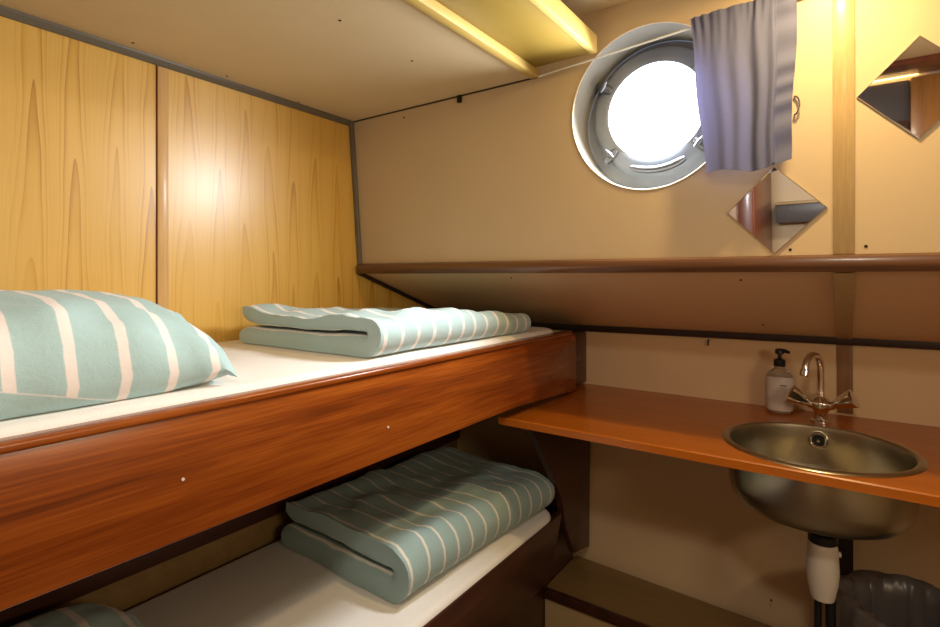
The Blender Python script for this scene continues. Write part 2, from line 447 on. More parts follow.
# porthole
def porthole():
    gx, gz, gr = -.418, .443, .128
    b = NB()
    seg = 72
    r0 = [b.verts.new((PX+PR*math.cos(2*PI*k/seg), yw(PZ+PR*math.sin(2*PI*k/seg)), PZ+PR*math.sin(2*PI*k/seg))) for k in range(seg)]
    r1 = [b.verts.new((PX+PR*math.cos(2*PI*k/seg), 1.462, PZ+PR*math.sin(2*PI*k/seg))) for k in range(seg)]
    for k in range(seg): b.faces.new((r0[k], r1[k], r1[(k+1) % seg], r0[(k+1) % seg]))
    bmesh.ops.recalc_face_normals(b, faces=b.faces)
    reveal = b; b = NB()
    # back plate around the window, flush at the bottom of the cut-out, with a stepped round frame
    prof = [(PR-.001, 1.462), (.172, 1.462), (.168, 1.448), (.160, 1.444), (.140, 1.442), (.131, 1.441), (gr, 1.443), (gr*.99, 1.455)]
    seg = 72; rings = []
    for i, (r, y) in enumerate(prof):
        cx, cz = (PX, PZ) if i == 0 else (gx, gz)
        if i == 1: cx, cz = (PX+gx)/2, (PZ+gz)/2
        rings.append([b.verts.new((cx+r*math.cos(2*PI*k/seg), y, cz+r*math.sin(2*PI*k/seg))) for k in range(seg)])
    for a, c in zip(rings, rings[1:]):
        for k in range(seg): b.faces.new((a[k], a[(k+1) % seg], c[(k+1) % seg], c[k]))
    bmesh.ops.recalc_face_normals(b, faces=b.faces)
    win = struct('window_1', b, M['porthole_rim'], 'round porthole with blue-grey frame and bright daylight', angle=50)
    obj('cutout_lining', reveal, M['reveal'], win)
    b = NB()
    vs = [b.verts.new((gx+gr*1.01*math.cos(2*PI*k/seg), 1.4435, gz+gr*1.01*math.sin(2*PI*k/seg))) for k in range(seg)]
    f = b.faces.new(vs)
    if f.normal.y > 0: f.normal_flip()
    obj('window_pane', b, M['daylight'], win)
    l = bpy.data.lights.new('daylight', 'AREA'); l.shape = 'DISK'; l.size = .215; l.energy = SKY_W; l.color = (.93, .97, 1.0); l.spread = math.radians(165)
    o = bpy.data.objects.new('daylight', l); C.objects.link(o); o.location = (gx, 1.392, gz+CZ)
    o.rotation_euler = (math.radians(-90+30+0), 0, 0)          # overcast sky: the light slants downwards into the cabin
    for ang in (148, 222, 40, 318):
        a = math.radians(ang); c, s = math.cos(a), math.sin(a)
        b = NB()
        p0 = Vector((gx+.137*c, 1.440, gz+.137*s)); p1 = Vector((gx+.182*c, 1.440, gz+.182*s))
        tube(b, [p0, p0.lerp(p1, .3), p0.lerp(p1, .7), p1], [.008, .013, .013, .010], 12)
        tube(b, [p0.lerp(p1, .45)+Vector((0, .02, 0)), p0.lerp(p1, .45)+Vector((0, -.022, 0))], .007, 12)
        q = p0.lerp(p1, .45)+Vector((0, -.022, 0)); d = Vector((-s, 0, c))*.016
        tube(b, [q-d, q, q+d], [.004, .007, .004], 10)
        obj('window_latch', b, M['latch'], win)
    b = NB(); p = []
    for k in range(13):
        a = math.radians(246+k*4.5); p.append((gx+.158*math.cos(a), 1.438, gz+.158*math.sin(a)))
    tube(b, p, [.006]+[.010]*11+[.006], 10); obj('window_hinge', b, M['latch'], win)
    # pale raised lip around the cut-out
    b = NB(); p = []
    for k in range(96):
        a = 2*PI*k/96; z = PZ+(PR+.001)*math.sin(a); p.append(Vector((PX+(PR+.001)*math.cos(a), yw(z)-.001, z)))
    seg = 6; rings = []
    for k in range(96):
        a = 2*PI*k/96; rad = Vector((math.cos(a), 0, math.sin(a))); nn = Vector((0, -1, 0))
        rings.append([b.verts.new(p[k] + (rad*math.cos(2*PI*j/seg)+nn*math.sin(2*PI*j/seg))*.0028) for j in range(seg)])
    for k in range(96):
        for j in range(seg): b.faces.new((rings[k][j], rings[k][(j+1) % seg], rings[(k+1) % 96][(j+1) % seg], rings[(k+1) % 96][j]))
    bmesh.ops.recalc_face_normals(b, faces=b.faces)
    obj('cutout_edge', b, M['cream'], win)
porthole()

# ------------------------------------------------------------------ lamps
def lamps():
    # round ceiling lamp over the washbasin, just above the picture
    t = thing('ceiling_lamp', 'round warm ceiling lamp close to the porthole wall above the washbasin', 'lamp', (-.03, 1.13, ZH-.001), 'round ceiling lamps')
    b = NB(); lathe(b, [(0, ZH-.0005), (.058, ZH-.0005), (.060, ZH-.006), (.052, ZH-.016), (.046, ZH-.016)], (-.03, 1.13), 32); obj('housing', b, M['chrome'], t)
    b = NB(); lathe(b, [(.046, ZH-.014), (.040, ZH-.022), (.02, ZH-.026), (0, ZH-.027)], (-.03, 1.13), 32); obj('diffuser', b, M['lamp'], t)
    l = bpy.data.lights.new('lamp_light', 'AREA'); l.shape = 'DISK'; l.size = .07; l.energy = LAMP_W; l.color = (1.0, .71, .32)
    o = bpy.data.objects.new('lamp_light', l); C.objects.link(o); o.parent = t; o.location = (0, 0, -.032)
    # second lamp, added behind the camera as fill light for the cabin
    c = (.03, -.06)
    t = thing('ceiling_lamp', 'added round fill lamp on the ceiling over the cabin floor behind the viewer', 'lamp', (*c, ZH-.001), 'round ceiling lamps')
    b = NB(); lathe(b, [(0, ZH-.0005), (.10, ZH-.0005), (.104, ZH-.008), (.092, ZH-.02), (.085, ZH-.02)], c, 32); obj('housing', b, M['chrome'], t)
    b = NB(); lathe(b, [(.085, ZH-.018), (.075, ZH-.032), (.04, ZH-.040), (0, ZH-.042)], c, 32); obj('diffuser', b, M['lamp'], t)
    l = bpy.data.lights.new('lamp_light', 'AREA'); l.shape = 'DISK'; l.size = .18; l.energy = ROOM_FILL_W; l.color = (1.0, .90, .74)
    o = bpy.data.objects.new('lamp_light', l); C.objects.link(o); o.parent = t; o.location = (0, 0, -.046)
    t = thing('wall_fill_lamp', 'added warm white fill lamp on the unseen right-hand wall beside the viewer', 'lamp', (XR, .25, .16))  # added to bring in low light from the right, no known source there
    b = NB(); box(b, XR-.03, XR-.001, -.05, .55, .12, .20, .006); obj('housing', b, M['white_plastic'], t)
    b = NB(); tube(b, [(XR-.045, -.03, .16), (XR-.045, .53, .16)], .013, 14); obj('tube', b, M['tube'], t)
    l = bpy.data.lights.new('lamp_light', 'AREA'); l.shape = 'RECTANGLE'; l.size = .08; l.size_y = .56; l.energy = WALL_FILL_W; l.color = (1.0, .80, .54)
    o = bpy.data.objects.new('lamp_light', l); C.objects.link(o); o.parent = t; o.location = (-.065, 0, 0); o.rotation_euler = (0, math.radians(90), 0)
lamps()

# ------------------------------------------------------------------ behind the camera (seen in the mirrors)
def behind():
    t = thing('door_1', '', '', (.70, YF, ZF)); del t['label']; del t['category']; t['kind'] = 'structure'
    b = NB(); box(b, .42, .98, YF, YF+.04, ZF, .60, .003); obj('door_leaf', b, M['door_wood'], t)
    b = NB(); tube(b, [(.47, YF+.04, -.32), (.47, YF+.085, -.32), (.56, YF+.085, -.32)], .009, 10); obj('door_handle', b, M['chrome'], t)
    b = NB(); box(b, .27, .42, YF, YF+.06, ZF, .66, .003); obj('door_frame', b, M['door_wood'], t)
    b = NB(); tube(b, [(.30, YF+.02, .682), (.15, YF+.02, .680), (-.02, YF+.02, .672), (-.30, YF+.02, .668)], .008, 10)
    tag(obj('light_rope', b, M['rope'], base=(0, YF+.03, .672)), 'warm glowing light rope along the wall, reflected in the upper mirror', 'light rope')
    b = NB(); box(b, -.36, .45, YF+.045, YF+.46, ZH-.022, ZH-.0005, .002); struct('trim_16', b, M['mahog_z'])
    t = thing('wall_cupboard', 'dark grey cupboard on the wall behind the viewer', 'cupboard', (-.03, YF, .1))
    b = NB(); box(b, -.05, .265, YF, YF+.02, .10, .655, .002); obj('back_panel', b, M['dark_panel'], t)
    b = NB(); box(b, -.045, .26, YF+.02, YF+.05, .38, .45, .003); obj('cross_bar', b, M['mahog_dark'], t)
    t = thing('wall_shelf', 'dark shelf on the cream wall behind the viewer', 'shelf', (-.15, YF, -.05))
    b = NB(); box(b, -.34, .26, YF, YF+.12, -.045, .060, .004); obj('apron', b, M['dark_panel'], t)
    b = NB(); box(b, -.34, .26, YF, YF+.13, .060, .072, .003); obj('top_board', b, M['strip'], t)
    t = thing('wardrobe', 'tall brown wardrobe at the head end of the bunks, behind the viewer', 'wardrobe', (-.93, -.55, ZF))
    b = NB(); box(b, XL+.018, -.37, YF+.002, -.222, ZF, ZC-.018, .004); obj('carcass', b, M['mahog_z'], t)
    for k, mm in enumerate(('strip_dark', 'mahog_z', 'strip_dark', 'mahog_z')):
        b = NB(); box(b, -.66+k*.072, -.594+k*.072, -.222, -.212, ZF+.05, ZC-.03, .002); obj('door_slat', b, M[mm], t)
behind()

# ------------------------------------------------------------------ overhead shelf tray at the ceiling step
def tray():
    t = thing('overhead_shelf', 'long shallow yellow-cream overhead shelf between the low ceiling and the porthole', 'shelf', (-.625, .4, .575))
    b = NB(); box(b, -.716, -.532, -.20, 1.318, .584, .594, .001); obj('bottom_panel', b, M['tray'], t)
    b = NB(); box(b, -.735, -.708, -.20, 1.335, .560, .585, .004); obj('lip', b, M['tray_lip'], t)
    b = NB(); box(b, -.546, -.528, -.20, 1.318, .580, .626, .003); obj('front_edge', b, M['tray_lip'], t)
tray()

# ------------------------------------------------------------------ bunks
BX = -.81                     # front plane of the bunk boards
def bunks():
    t = thing('bunk', 'upper bunk with a glossy red-brown mahogany front board', 'bunk', (-1.14, .85, -.39))
    b = NB()
    prism(b, [(-.19, -.394), (1.40, -.392), (1.82, -.418), (1.82, -.23), (1.805, -.212), (1.78, -.207), (-.19, -.207)], 0, BX-.028, BX, .002)
    obj('front_board', b, M['mahog'], t)
    b = NB(); box(b, BX-.030, BX+.005, -.19, 1.775, -.209, -.196, .004, 3); obj('board_lip', b, M['mahog'], t)
    b = NB(); box(b, XL+.012, BX-.028, -.19, 1.93, -.325, -.30, .001); obj('base_panel', b, M['mahog_dark'], t)
    b = NB(); box(b, XL+.002, XL+.022, -.19, 1.93, -.39, -.325, .001); obj('wall_bearer', b, M['mahog_dark'], t)
    b = NB(); box(b, -.862, -.840, 1.80, 1.97, -.416, -.212, .002); obj('shade_filler', b, M['mahog_dark'], t)  # dark filler standing in for the shaded recess between board and post
    b = NB(); box(b, -.898, -.845, 1.965, 1.998, -.418, -.222, .004); obj('wall_post', b, M['mahog_z'], t)
    for y, z in ((.401, -.303), (.837, -.326)): screw(t, (BX+.0002, y, z), (1, 0, 0), .0024, 'screw_plug').data.materials[0] = M['white_plastic']
    t = thing('bunk', 'lower bunk with a dark mahogany front board', 'bunk', (-1.14, .85, ZF))
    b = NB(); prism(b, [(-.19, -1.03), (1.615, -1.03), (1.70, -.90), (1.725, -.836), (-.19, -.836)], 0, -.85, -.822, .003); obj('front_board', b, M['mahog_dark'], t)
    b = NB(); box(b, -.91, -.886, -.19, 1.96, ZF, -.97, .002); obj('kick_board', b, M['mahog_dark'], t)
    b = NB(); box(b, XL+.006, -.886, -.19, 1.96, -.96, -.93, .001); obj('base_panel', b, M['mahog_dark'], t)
bunks()

def rr_loop(x0, x1, z0, z1, r, n=6):
    pts = []
    for cx, cz, a0 in ((x1-r, z1-r, 0), (x0+r, z1-r, 90), (x0+r, z0+r, 180), (x1-r, z0+r, 270)):
        for k in range(n+1):
            a = math.radians(a0+90*k/n); pts.append((cx+r*math.cos(a), cz+r*math.sin(a)))
    return pts

def mattress(name, x0, x1, y0, y1, z0, z1, label, seed):
    b = NB(); R = .028
    box(b, x0, x1, y0, y1, z0, z1)
    # rounded far-front corner in plan, then soft edges and a fine grid on top for creases
    es = [e for e in b.edges if abs((e.verts[0].co-e.verts[1].co).z) > .01 and e.verts[0].co.y > y1-.01 and e.verts[0].co.x > x1-.01]
    bmesh.ops.bevel(b, geom=es, offset=.09, segments=6, profile=.5, affect='EDGES')
    bmesh.ops.bevel(b, geom=[e for e in b.edges if len(e.link_faces) == 2 and e.calc_face_angle(0) > .8], offset=.018, segments=3, profile=.5, affect='EDGES')
    return tag(obj(name, b, M['linen'], base=((x0+x1)/2, (y0+y1)/2, z0)), label, 'mattress')
mattress('mattress', XL+.012, BX-.030, -.185, 1.765, -.299, -.186, 'white-sheeted mattress on the upper bunk', 1)
mattress('mattress', XL+.03, -.826, -.185, 1.715, -.929, -.820, 'white-sheeted mattress on the lower bunk', 2)

# folded duvet: a thick sheet folded over its front edge, section in X-Z swept along Y
def duvet(name, xb, xf, y0, y1, zb, H, m, label, rot=0.0, taper=.55, seed=0, sag=.012):
    t1 = H*.25
    def section(yf):
        """closed outline at position yf in 0..1: list of (x, z)"""
        e = min(1, min(yf, 1-yf)/.035); e = math.sqrt(max(0.0, 1-(1-e)**2))
        h = H*(1-(1-taper)*max(0, (yf-.15)/.85))
        L = xf-xb; r = h*.5
        th = .46*h*(.62+.38*e)                     # layer thickness
        cl = []                                    # centreline of the sheet: top layer back to front, round the fold, bottom layer
        zt, zb_ = h - th/2, th/2
        N = 22
        for k in range(N+1): cl.append((xb + .02 + (L-.02-r)*k/N, zt))
        rc = (zt-zb_)/2; zc = (zt+zb_)/2
        for k in range(1, 10):
            a = PI/2 - PI*k/10; cl.append((xf - r + (r-th/2)*math.cos(a), zc + rc*math.sin(a)))
        for k in range(N+1): cl.append((xf - r - (L-r)*k/N, zb_))
        return cl, th
    NY = 96; ring_all = []
    rndw = Vector((seed*3.1, seed*1.7, seed*.9))
    b = NB()
    for j in range(NY+1):
        f = j/NY; f = f if 0 < j < NY else (0.0 if j == 0 else 1.0)
        cl, th = section(f); pts2 = []
        n = len(cl)
        left, right = [], []
        for i in range(n):
            a = Vector(cl[max(0, i-1)]); c = Vector(cl[min(n-1, i+1)]); d = (c-a).normalized()
            nn = Vector((-d.y, d.x))
            p = Vector(cl[i]); end = min(i+.6, n-1-i+.6)/2.6
            w_ = th/2*math.sqrt(max(.05, 1-(1-min(1, end))**2))
            left.append(p+nn*w_); right.append(p-nn*w_)
        loop = left + right[::-1]
        y = y0 + (y1-y0)*f
        ring = []
        for i, p in enumerate(loop):
            x, z = p.x, p.y
            q = Vector((x*7, y*7, z*9)) + rndw
            d = noise.noise(q)*.018 + noise.noise(q*2.3)*.009 + noise.noise(q*5.5)*.003
            top = max(0.0, (z-.3*H)/(.7*H))
            zz = z + d*top*1.1 - (sag*top*math.sin(PI*min(1, max(0, (xf-x)/(xf-xb)))) if H < .2 else 0)
            zz = max(zz, .001)
            xx = x + noise.noise(q+Vector((9, 2, 4)))*.008
            yy = y + noise.noise(Vector((x*6, z*14, seed+ (0 if f < .5 else 5))))*.007
            ring.append(b.verts.new((xx, yy, zz+zb)))
        ring_all.append(ring)
    n = len(ring_all[0])
    for a, c in zip(ring_all, ring_all[1:]):
        for i in range(n): b.faces.new((a[i], a[(i+1) % n], c[(i+1) % n], c[i]))
    # end caps: bridge the two sides of the sheet
    h = n//2
    for ring, flip in ((ring_all[0], False), (ring_all[-1], True)):
        for i in range(h-1):
            q = (ring[i], ring[i+1], ring[n-2-i], ring[n-1-i])
            b.faces.new(q[::-1] if not flip else q)
    bmesh.ops.recalc_face_normals(b, faces=b.faces)
    o = obj(name, b, m, base=(xf, y0, zb), angle=70)
    o.rotation_euler.z = rot
    return tag(o, label, 'duvet')
duvet('folded_duvet', -1.39, -.842, .848, 1.555, -.185, .109, M['teal_duvet'], 'folded pale teal striped duvet lying on the upper bunk', rot=math.radians(0.8), taper=.60, seed=2, sag=.022)
duvet('folded_duvet', -1.405, -.870, .970, 1.69, -.819, .150, M['teal_shaded'], 'folded teal striped duvet lying on the lower bunk', rot=math.radians(-2.5), taper=.85, seed=5)

def pillow(name, cx, cy, wx, wy, zb, H, m, label, seed, zs=.045, hem=True, rot=0):
    """cushion with a seam, front and back bulging; sits flat on zb"""
    root = thing(name, label, 'pillow', (cx, 0.0, zb))
    b = NB(); N = 44
    def P(u, v, side):
        f = (max(0, 1-abs(u)**3.6)*max(0, 1-abs(v)**4.6))**.50
        pinch = 1-.055*(abs(u)**2)*(1-abs(v)**2)*0 - .05*(v*v)*(1-u*u)*0
        # concave sides between the corners
        uu = u*(1-.035*(1-v*v)*abs(u)-.03*u*u*v*v); vv = v*(1-.01*(1-u*u)*abs(v)-.05*u*u*v*v)
        x = cx + uu*wx/2; y = cy + vv*wy/2
        s_ = zs*(1-.55*abs(v)**6)
        z = zb + s_ + (H-s_)*f if side > 0 else zb + s_ - (s_-.002)*min(1, f*1.9)
        q = Vector((x*8, y*8, z*8))+Vector((seed, seed*2, 0))
        k = noise.noise(q)*.012 + noise.noise(q*2.4)*.007
        edge = max(abs(u), abs(v))**3
        # creases running in from the far corner
        cr = (1-abs(math.sin(9*math.atan2(1.15-v, 1.2-u))))*-.016*max(0, 1-math.hypot(1-u, 1-v)/1.1)
        return Vector((x + k*.5, y+k*.3, max(zb+.001, z + (k*(.6+.8*edge)+cr)*(1 if side > 0 else .2))))
    gt = [[b.verts.new(P(-1+2*i/N, -1+2*j/N, 1)) for j in range(N+1)] for i in range(N+1)]
    gb = [[(gt[i][j] if i in (0, N) or j in (0, N) else b.verts.new(P(-1+2*i/N, -1+2*j/N, -1))) for j in range(N+1)] for i in range(N+1)]
    for i in range(N):
        for j in range(N):
            b.faces.new((gt[i][j], gt[i+1][j], gt[i+1][j+1], gt[i][j+1]))
            b.faces.new((gb[i][j], gb[i][j+1], gb[i+1][j+1], gb[i+1][j]))
    bmesh.ops.recalc_face_normals(b, faces=b.faces)
    if rot: bmesh.ops.rotate(b, cent=(cx, cy, 0), matrix=Matrix.Rotation(rot, 3, 'Z'), verts=b.verts)
    obj('pillow_case', b, m, root, angle=80)
    return root
pillow('pillow', -1.125, .185, .555, .70, -.185, .160, M['teal_pillow'], 'plump pale teal striped pillow on the near end of the upper bunk', 3)
pillow('pillow', -1.19, .19, .46, .70, -.819, .14, M['teal_pillow'], 'teal pillow in the shade on the near end of the lower bunk', 8)

# ------------------------------------------------------------------ worktop with washbasin
ZT = -.427; SX, SY = -.063, 1.60
def worktop():
    t = thing('worktop', 'orange-brown varnished worktop fixed to the wall around the steel washbasin', 'worktop', (0, 1.7, ZT-.022))
    b = NB()
    # plan outline with a round hole: strip between rectangle and circle
    R = .2005; x0, x1, y0, y1 = -.865, .80, 1.372, 1.999
    angs = sorted(set([2*PI*k/64 for k in range(64)] + [math.atan2(yy-SY, xx-SX) % (2*PI) for xx in (x0, x1) for yy in (y0, y1)]))
    def rim(a):
        c, s = math.cos(a), math.sin(a); ts = []
        if c > 1e-9: ts.append((x1-SX)/c)
        if c < -1e-9: ts.append((x0-SX)/c)
        if s > 1e-9: ts.append((y1-SY)/s)
        if s < -1e-9: ts.append((y0-SY)/s)
        tt = min(ts); return (SX+tt*c, SY+tt*s)
    lay = []
    for z, ins in ((ZT-.022, 0.0), (ZT-.003, 0.0), (ZT, .003)):
        o_ = []
        for a in angs:
            x, y = rim(a); y = max(y, y0+ins) if y < y0+.001+ins else y
            o_.append(b.verts.new((x, y + (ins if abs(y-y0) < 1e-6 else 0), z)))
        lay.append(o_)
    ci = [[b.verts.new((SX+R*math.cos(a), SY+R*math.sin(a), z)) for a in angs] for z in (ZT-.022, ZT)]
    n = len(angs)
    for k in range(n):
        k2 = (k+1) % n
        b.faces.new((ci[1][k], lay[2][k], lay[2][k2], ci[1][k2]))
        b.faces.new((ci[0][k], ci[0][k2], lay[0][k2], lay[0][k]))
        b.faces.new((lay[0][k], lay[0][k2], lay[1][k2], lay[1][k]))
        b.faces.new((lay[1][k], lay[1][k2], lay[2][k2], lay[2][k]))
        b.faces.new((ci[0][k2], ci[0][k], ci[1][k], ci[1][k2]))
    bmesh.ops.recalc_face_normals(b, faces=b.faces)
    obj('top_board', b, M['counter'], t, angle=30)
    b = NB()
    prism(b, [(1.40, ZT-.023), (1.995, ZT-.023), (1.978, -1.06), (1.84, -1.03), (1.76, -.90), (1.735, -.80), (1.70, -.74), (1.52, -.50)], 0, -.848, -.826, .002)
    obj('support_bracket', b, M['mahog_dark'], t)['label'] = 'dark mahogany bracket with a slanting edge'
worktop()

def sink():
    t = thing('washbasin', 'round brushed steel washbasin let into the orange worktop', 'washbasin', (SX, SY, ZT-.16))
    c = (SX, SY)
    b = NB()
    lathe(b, [(.196, ZT+.001), (.199, ZT+.004), (.206, ZT+.005), (.213, ZT+.003), (.2155, ZT+.0005)], c, 72); obj('rim', b, M['steel'], t)
    b = NB()
    inn = [(.1965, ZT+.002), (.195, ZT-.006), (.195, ZT-.05), (.194, ZT-.10), (.188, ZT-.128), (.172, ZT-.149), (.140, ZT-.160), (.080, ZT-.166), (.028, ZT-.168)]
    out = [(.030, ZT-.172), (.082, ZT-.170), (.142, ZT-.164), (.175, ZT-.152), (.192, ZT-.130), (.1985, ZT-.10), (.199, ZT-.05), (.199, ZT-.006), (.1985, ZT+.002)]
    lathe(b, inn+out, c, 72, close=True); obj('bowl', b, M['steel'], t, angle=60)
    # overflow ring on the back of the bowl
    b = NB(); oc = Vector((SX-.002, SY+.1895, ZT-.034)); seg = 28
    prof = [(.0, .004), (.010, .004), (.0105, .001), (.012, -.001)]
    def disc(bb, prof):
        rings = []
        for r, d in prof:
            if r < 1e-6: rings.append([bb.verts.new(oc+Vector((0, d, 0)))])
            else: rings.append([bb.verts.new(oc+Vector((r*math.cos(2*PI*k/seg), d, r*math.sin(2*PI*k/seg)))) for k in range(seg)])
        for a, e in zip(rings, rings[1:]):
            for k in range(seg):
                k2 = (k+1) % seg
                if len(a) == 1: bb.faces.new((a[0], e[k], e[k2]))
                else: bb.faces.new((a[k], e[k], e[k2], a[k2]))
        bmesh.ops.recalc_face_normals(bb, faces=bb.faces)
    disc(b, [(.016, .0), (.016, -.006), (.019, -.009), (.0225, -.009), (.025, -.005), (.025, .004)]); ring = obj('overflow_ring', b, M['chrome'], t)
    b = NB(); disc(b, [(0, -.004), (.016, -.003), (.0165, .0)]); obj('overflow_hole', b, M['black'], ring)
    b = NB(); disc(b, [(0, -.010), (.004, -.0095), (.006, -.006), (.006, -.003)]); obj('overflow_screw', b, M['chrome'], ring)
    b = NB(); lathe(b, [(0, ZT-.1655), (.018, ZT-.1655), (.026, ZT-.1635), (.030, ZT-.1645), (.030, ZT-.170)], c, 32); obj('drain', b, M['chrome'], t)
sink()

def faucet():
    fx, fy = -.062, 1.868
    t = thing('faucet', 'chrome swan-neck faucet with two flared handles behind the washbasin', 'faucet', (fx, fy, ZT))
    b = NB(); lathe(b, [(0, ZT+.0005), (.026, ZT+.0005), (.026, ZT+.006), (.018, ZT+.010), (.016, ZT+.028), (.024, ZT+.040), (.029, ZT+.052), (.027, ZT+.062), (.019, ZT+.068), (.012, ZT+.072), (.010, ZT+.08), (0, ZT+.08)], (fx, fy), 32)
    obj('body', b, M['chrome'], t, angle=50)
    b = NB(); pts = [(fx, fy, ZT+.072), (fx, fy, ZT+.10), (fx, fy, ZT+.13), (fx, fy, ZT+.156)]
    r = .041; dx, dy = -.42, -.907
    for k in range(1, 17):
        a = PI*(k/16)*.93
        h = r*(1-math.cos(a)); pts.append((fx+dx*h, fy+dy*h, ZT+.156+r*math.sin(a)*1.05))
    e = Vector(pts[-1]); d = (e-Vector(pts[-2])).normalized()
    rs = [.0095]*len(pts)
    for q, rr in ((.005, .0095), (.007, .0125), (.022, .0125), (.024, .010)): pts.append(tuple(e+d*q)); rs.append(rr)
    tube(b, pts, rs, 18); obj('spout', b, M['chrome'], t)
    for s in (-1, 1):
        b = NB(); o = Vector((fx+s*.014, fy-.004, ZT+.046)); d = Vector((s*.80, -.25, .46)).normalized()
        L = [0, .012, .022, .030, .045, .062, .076, .080]; rr = [.010, .012, .011, .014, .018, .0225, .025, .014]
        seg = 24; u = d.cross(Vector((0, 0, 1))).normalized(); v = d.cross(u); rings = []
        for l_, r_ in zip(L, rr):
            rg = []
            for k in range(seg):
                a = 2*PI*k/seg; lob = 1 + (.16*math.cos(3*a) if l_ > .025 else 0)
                rg.append(b.verts.new(o + d*l_ + (u*math.cos(a)+v*math.sin(a))*r_*lob))
            rings.append(rg)
        for a_, c_ in zip(rings, rings[1:]):
            for k in range(seg): b.faces.new((a_[k], a_[(k+1) % seg], c_[(k+1) % seg], c_[k]))
        b.faces.new(rings[-1]); b.faces.new(rings[0][::-1]); bmesh.ops.recalc_face_normals(b, faces=b.faces)
        obj('handle', b, M['chrome'], t, angle=50)
faucet()

def soap():
    sx, sy = -.172, 1.925
    t = thing('soap_dispenser', 'clear soap bottle with white label and black pump beside the faucet', 'soap bottle', (sx, sy, ZT))
    def oval(bb, prof, kx=1.0, ky=.72, seg=36):
        rings = []
        for r, z in prof:
            rings.append([bb.verts.new((sx+r*kx*math.cos(2*PI*k/seg), sy+r*ky*math.sin(2*PI*k/seg), ZT+z)) for k in range(seg)])
        for a, c in zip(rings, rings[1:]):
            for k in range(seg): bb.faces.new((a[k], a[(k+1) % seg], c[(k+1) % seg], c[k]))
        bb.faces.new(rings[0][::-1]); bb.faces.new(rings[-1]); bmesh.ops.recalc_face_normals(bb, faces=bb.faces)
    b = NB(); oval(b, [(.030, .001), (.035, .006), (.0365, .02), (.0375, .10), (.0365, .112), (.032, .124), (.022, .134), (.0145, .139), (.0145, .152)]); obj('bottle', b, M['clear'], t, angle=50)
    b = NB(); oval(b, [(.0362, .010), (.0379, .014), (.0386, .06), (.0386, .108), (.0378, .114)]); lb = obj('label', b, M['label'], t, angle=50); 
    b = NB(); lathe(b, [(0, ZT+.146), (.0165, ZT+.146), (.017, ZT+.150), (.016, ZT+.166), (.008, ZT+.169), (.0055, ZT+.170), (.0055, ZT+.182), (.012, ZT+.184), (.013, ZT+.196), (.009, ZT+.200), (0, ZT+.200)], (sx, sy), 24)
    tube(b, [(sx, sy, ZT+.194), (sx+.016, sy-.006, ZT+.195), (sx+.028, sy-.010, ZT+.191)], [.008, .006, .0045], 10); obj('pump', b, M['black'], t, angle=50)
    b = NB(); box(b, sx+.004, sx+.022, sy-.0290, sy-.0270, ZT+.089, ZT+.0912); obj('label_line', b, M['dark_panel'], lb)
soap()

def waste():
    c = (SX+.014, SY-.004)
    t = thing('waste_trap', 'white bottle trap hanging below the steel washbasin with black hoses', 'drain trap', (c[0], c[1], -.80))
    b = NB(); lathe(b, [(0, -.597), (.030, -.597), (.031, -.602), (.026, -.606), (.026, -.640), (.032, -.642), (.032, -.662), (.027, -.666), (0, -.666)], c, 28); obj('nut', b, M['black'], t, angle=40)
    b = NB(); lathe(b, [(0, -.664), (.030, -.664), (.032, -.672), (.034, -.70), (.0355, -.735), (.033, -.765), (.027, -.795), (.0255, -.803), (0, -.804)], c, 32); obj('trap_bottle', b, M['white_plastic'], t, angle=40)
    b = NB(); tube(b, [(c[0]-.010, c[1]-.002, -.802), (c[0]-.010, c[1], -1.0), (c[0]-.012, c[1]+.01, ZF+.005)], .0085, 12); obj('hose', b, M['black'], t)
    b = NB(); tube(b, [(c[0]+.016, c[1]+.002, -.80), (c[0]+.017, c[1]+.004, -1.0), (c[0]+.016, c[1]+.02, ZF+.005)], .0115, 12); obj('hose', b, M['black'], t)
    b = NB(); tube(b, [(c[0]+.03, c[1]+.01, -.69), (c[0]+.037, c[1]+.012, -.690)], .007, 12); obj('outlet_cap', b, M['white_plastic'], t)
waste()

def bin_():
    c = Vector((.13, 1.665)); zr = -.800
    t = thing('waste_bin', 'grey waste bin with a black liner folded over its rim under the washbasin', 'waste bin', (c.x, c.y, ZF))
    b = NB(); lathe(b, [(0, ZF+.001), (.105, ZF+.001), (.108, ZF+.006), (.140, zr-.004), (.144, zr), (.140, zr+.002), (.136, zr-.004), (.104, ZF+.01), (0, ZF+.01)], (c.x, c.y), 48); obj('bucket', b, M['bin'], t, angle=40)
    b = NB(); seg = 96; rings = []
    prof = [(.153, -.095), (.151, -.05), (.149, -.012), (.1465, .006), (.140, .009), (.131, .0), (.126, -.04), (.120, -.10), (.112, -.17), (.06, -.20)]
    for i, (r, dz) in enumerate(prof):
        rg = []
        for k in range(seg):
            a = 2*PI*k/seg; q = Vector((math.cos(a)*5, math.sin(a)*5, i*.55))
            cr = noise.noise(q)*.015 + abs(noise.noise(q*2.3))*.014
            rr = r + cr*(.6 if i < 5 else -1.2 if i < 9 else 0) + (.002 if i < 5 else -.003)
            if i < 5: rr = max(rr, r)
            else: rr = min(rr, r)
            rg.append(b.verts.new((c.x+rr*math.cos(a), c.y+rr*math.sin(a), zr+dz+noise.noise(q*.5)*(.016 if i in (0, 8) else .006 if i in (3, 4, 5) else .004))))
        rings.append(rg)
    for a, e in zip(rings, rings[1:]):
        for k in range(seg): b.faces.new((a[k], e[k], e[(k+1) % seg], a[(k+1) % seg]))
    b.faces.new(rings[-1]); bmesh.ops.recalc_face_normals(b, faces=b.faces)
    obj('bin_liner', b, M['liner'], t, angle=60)
bin_()

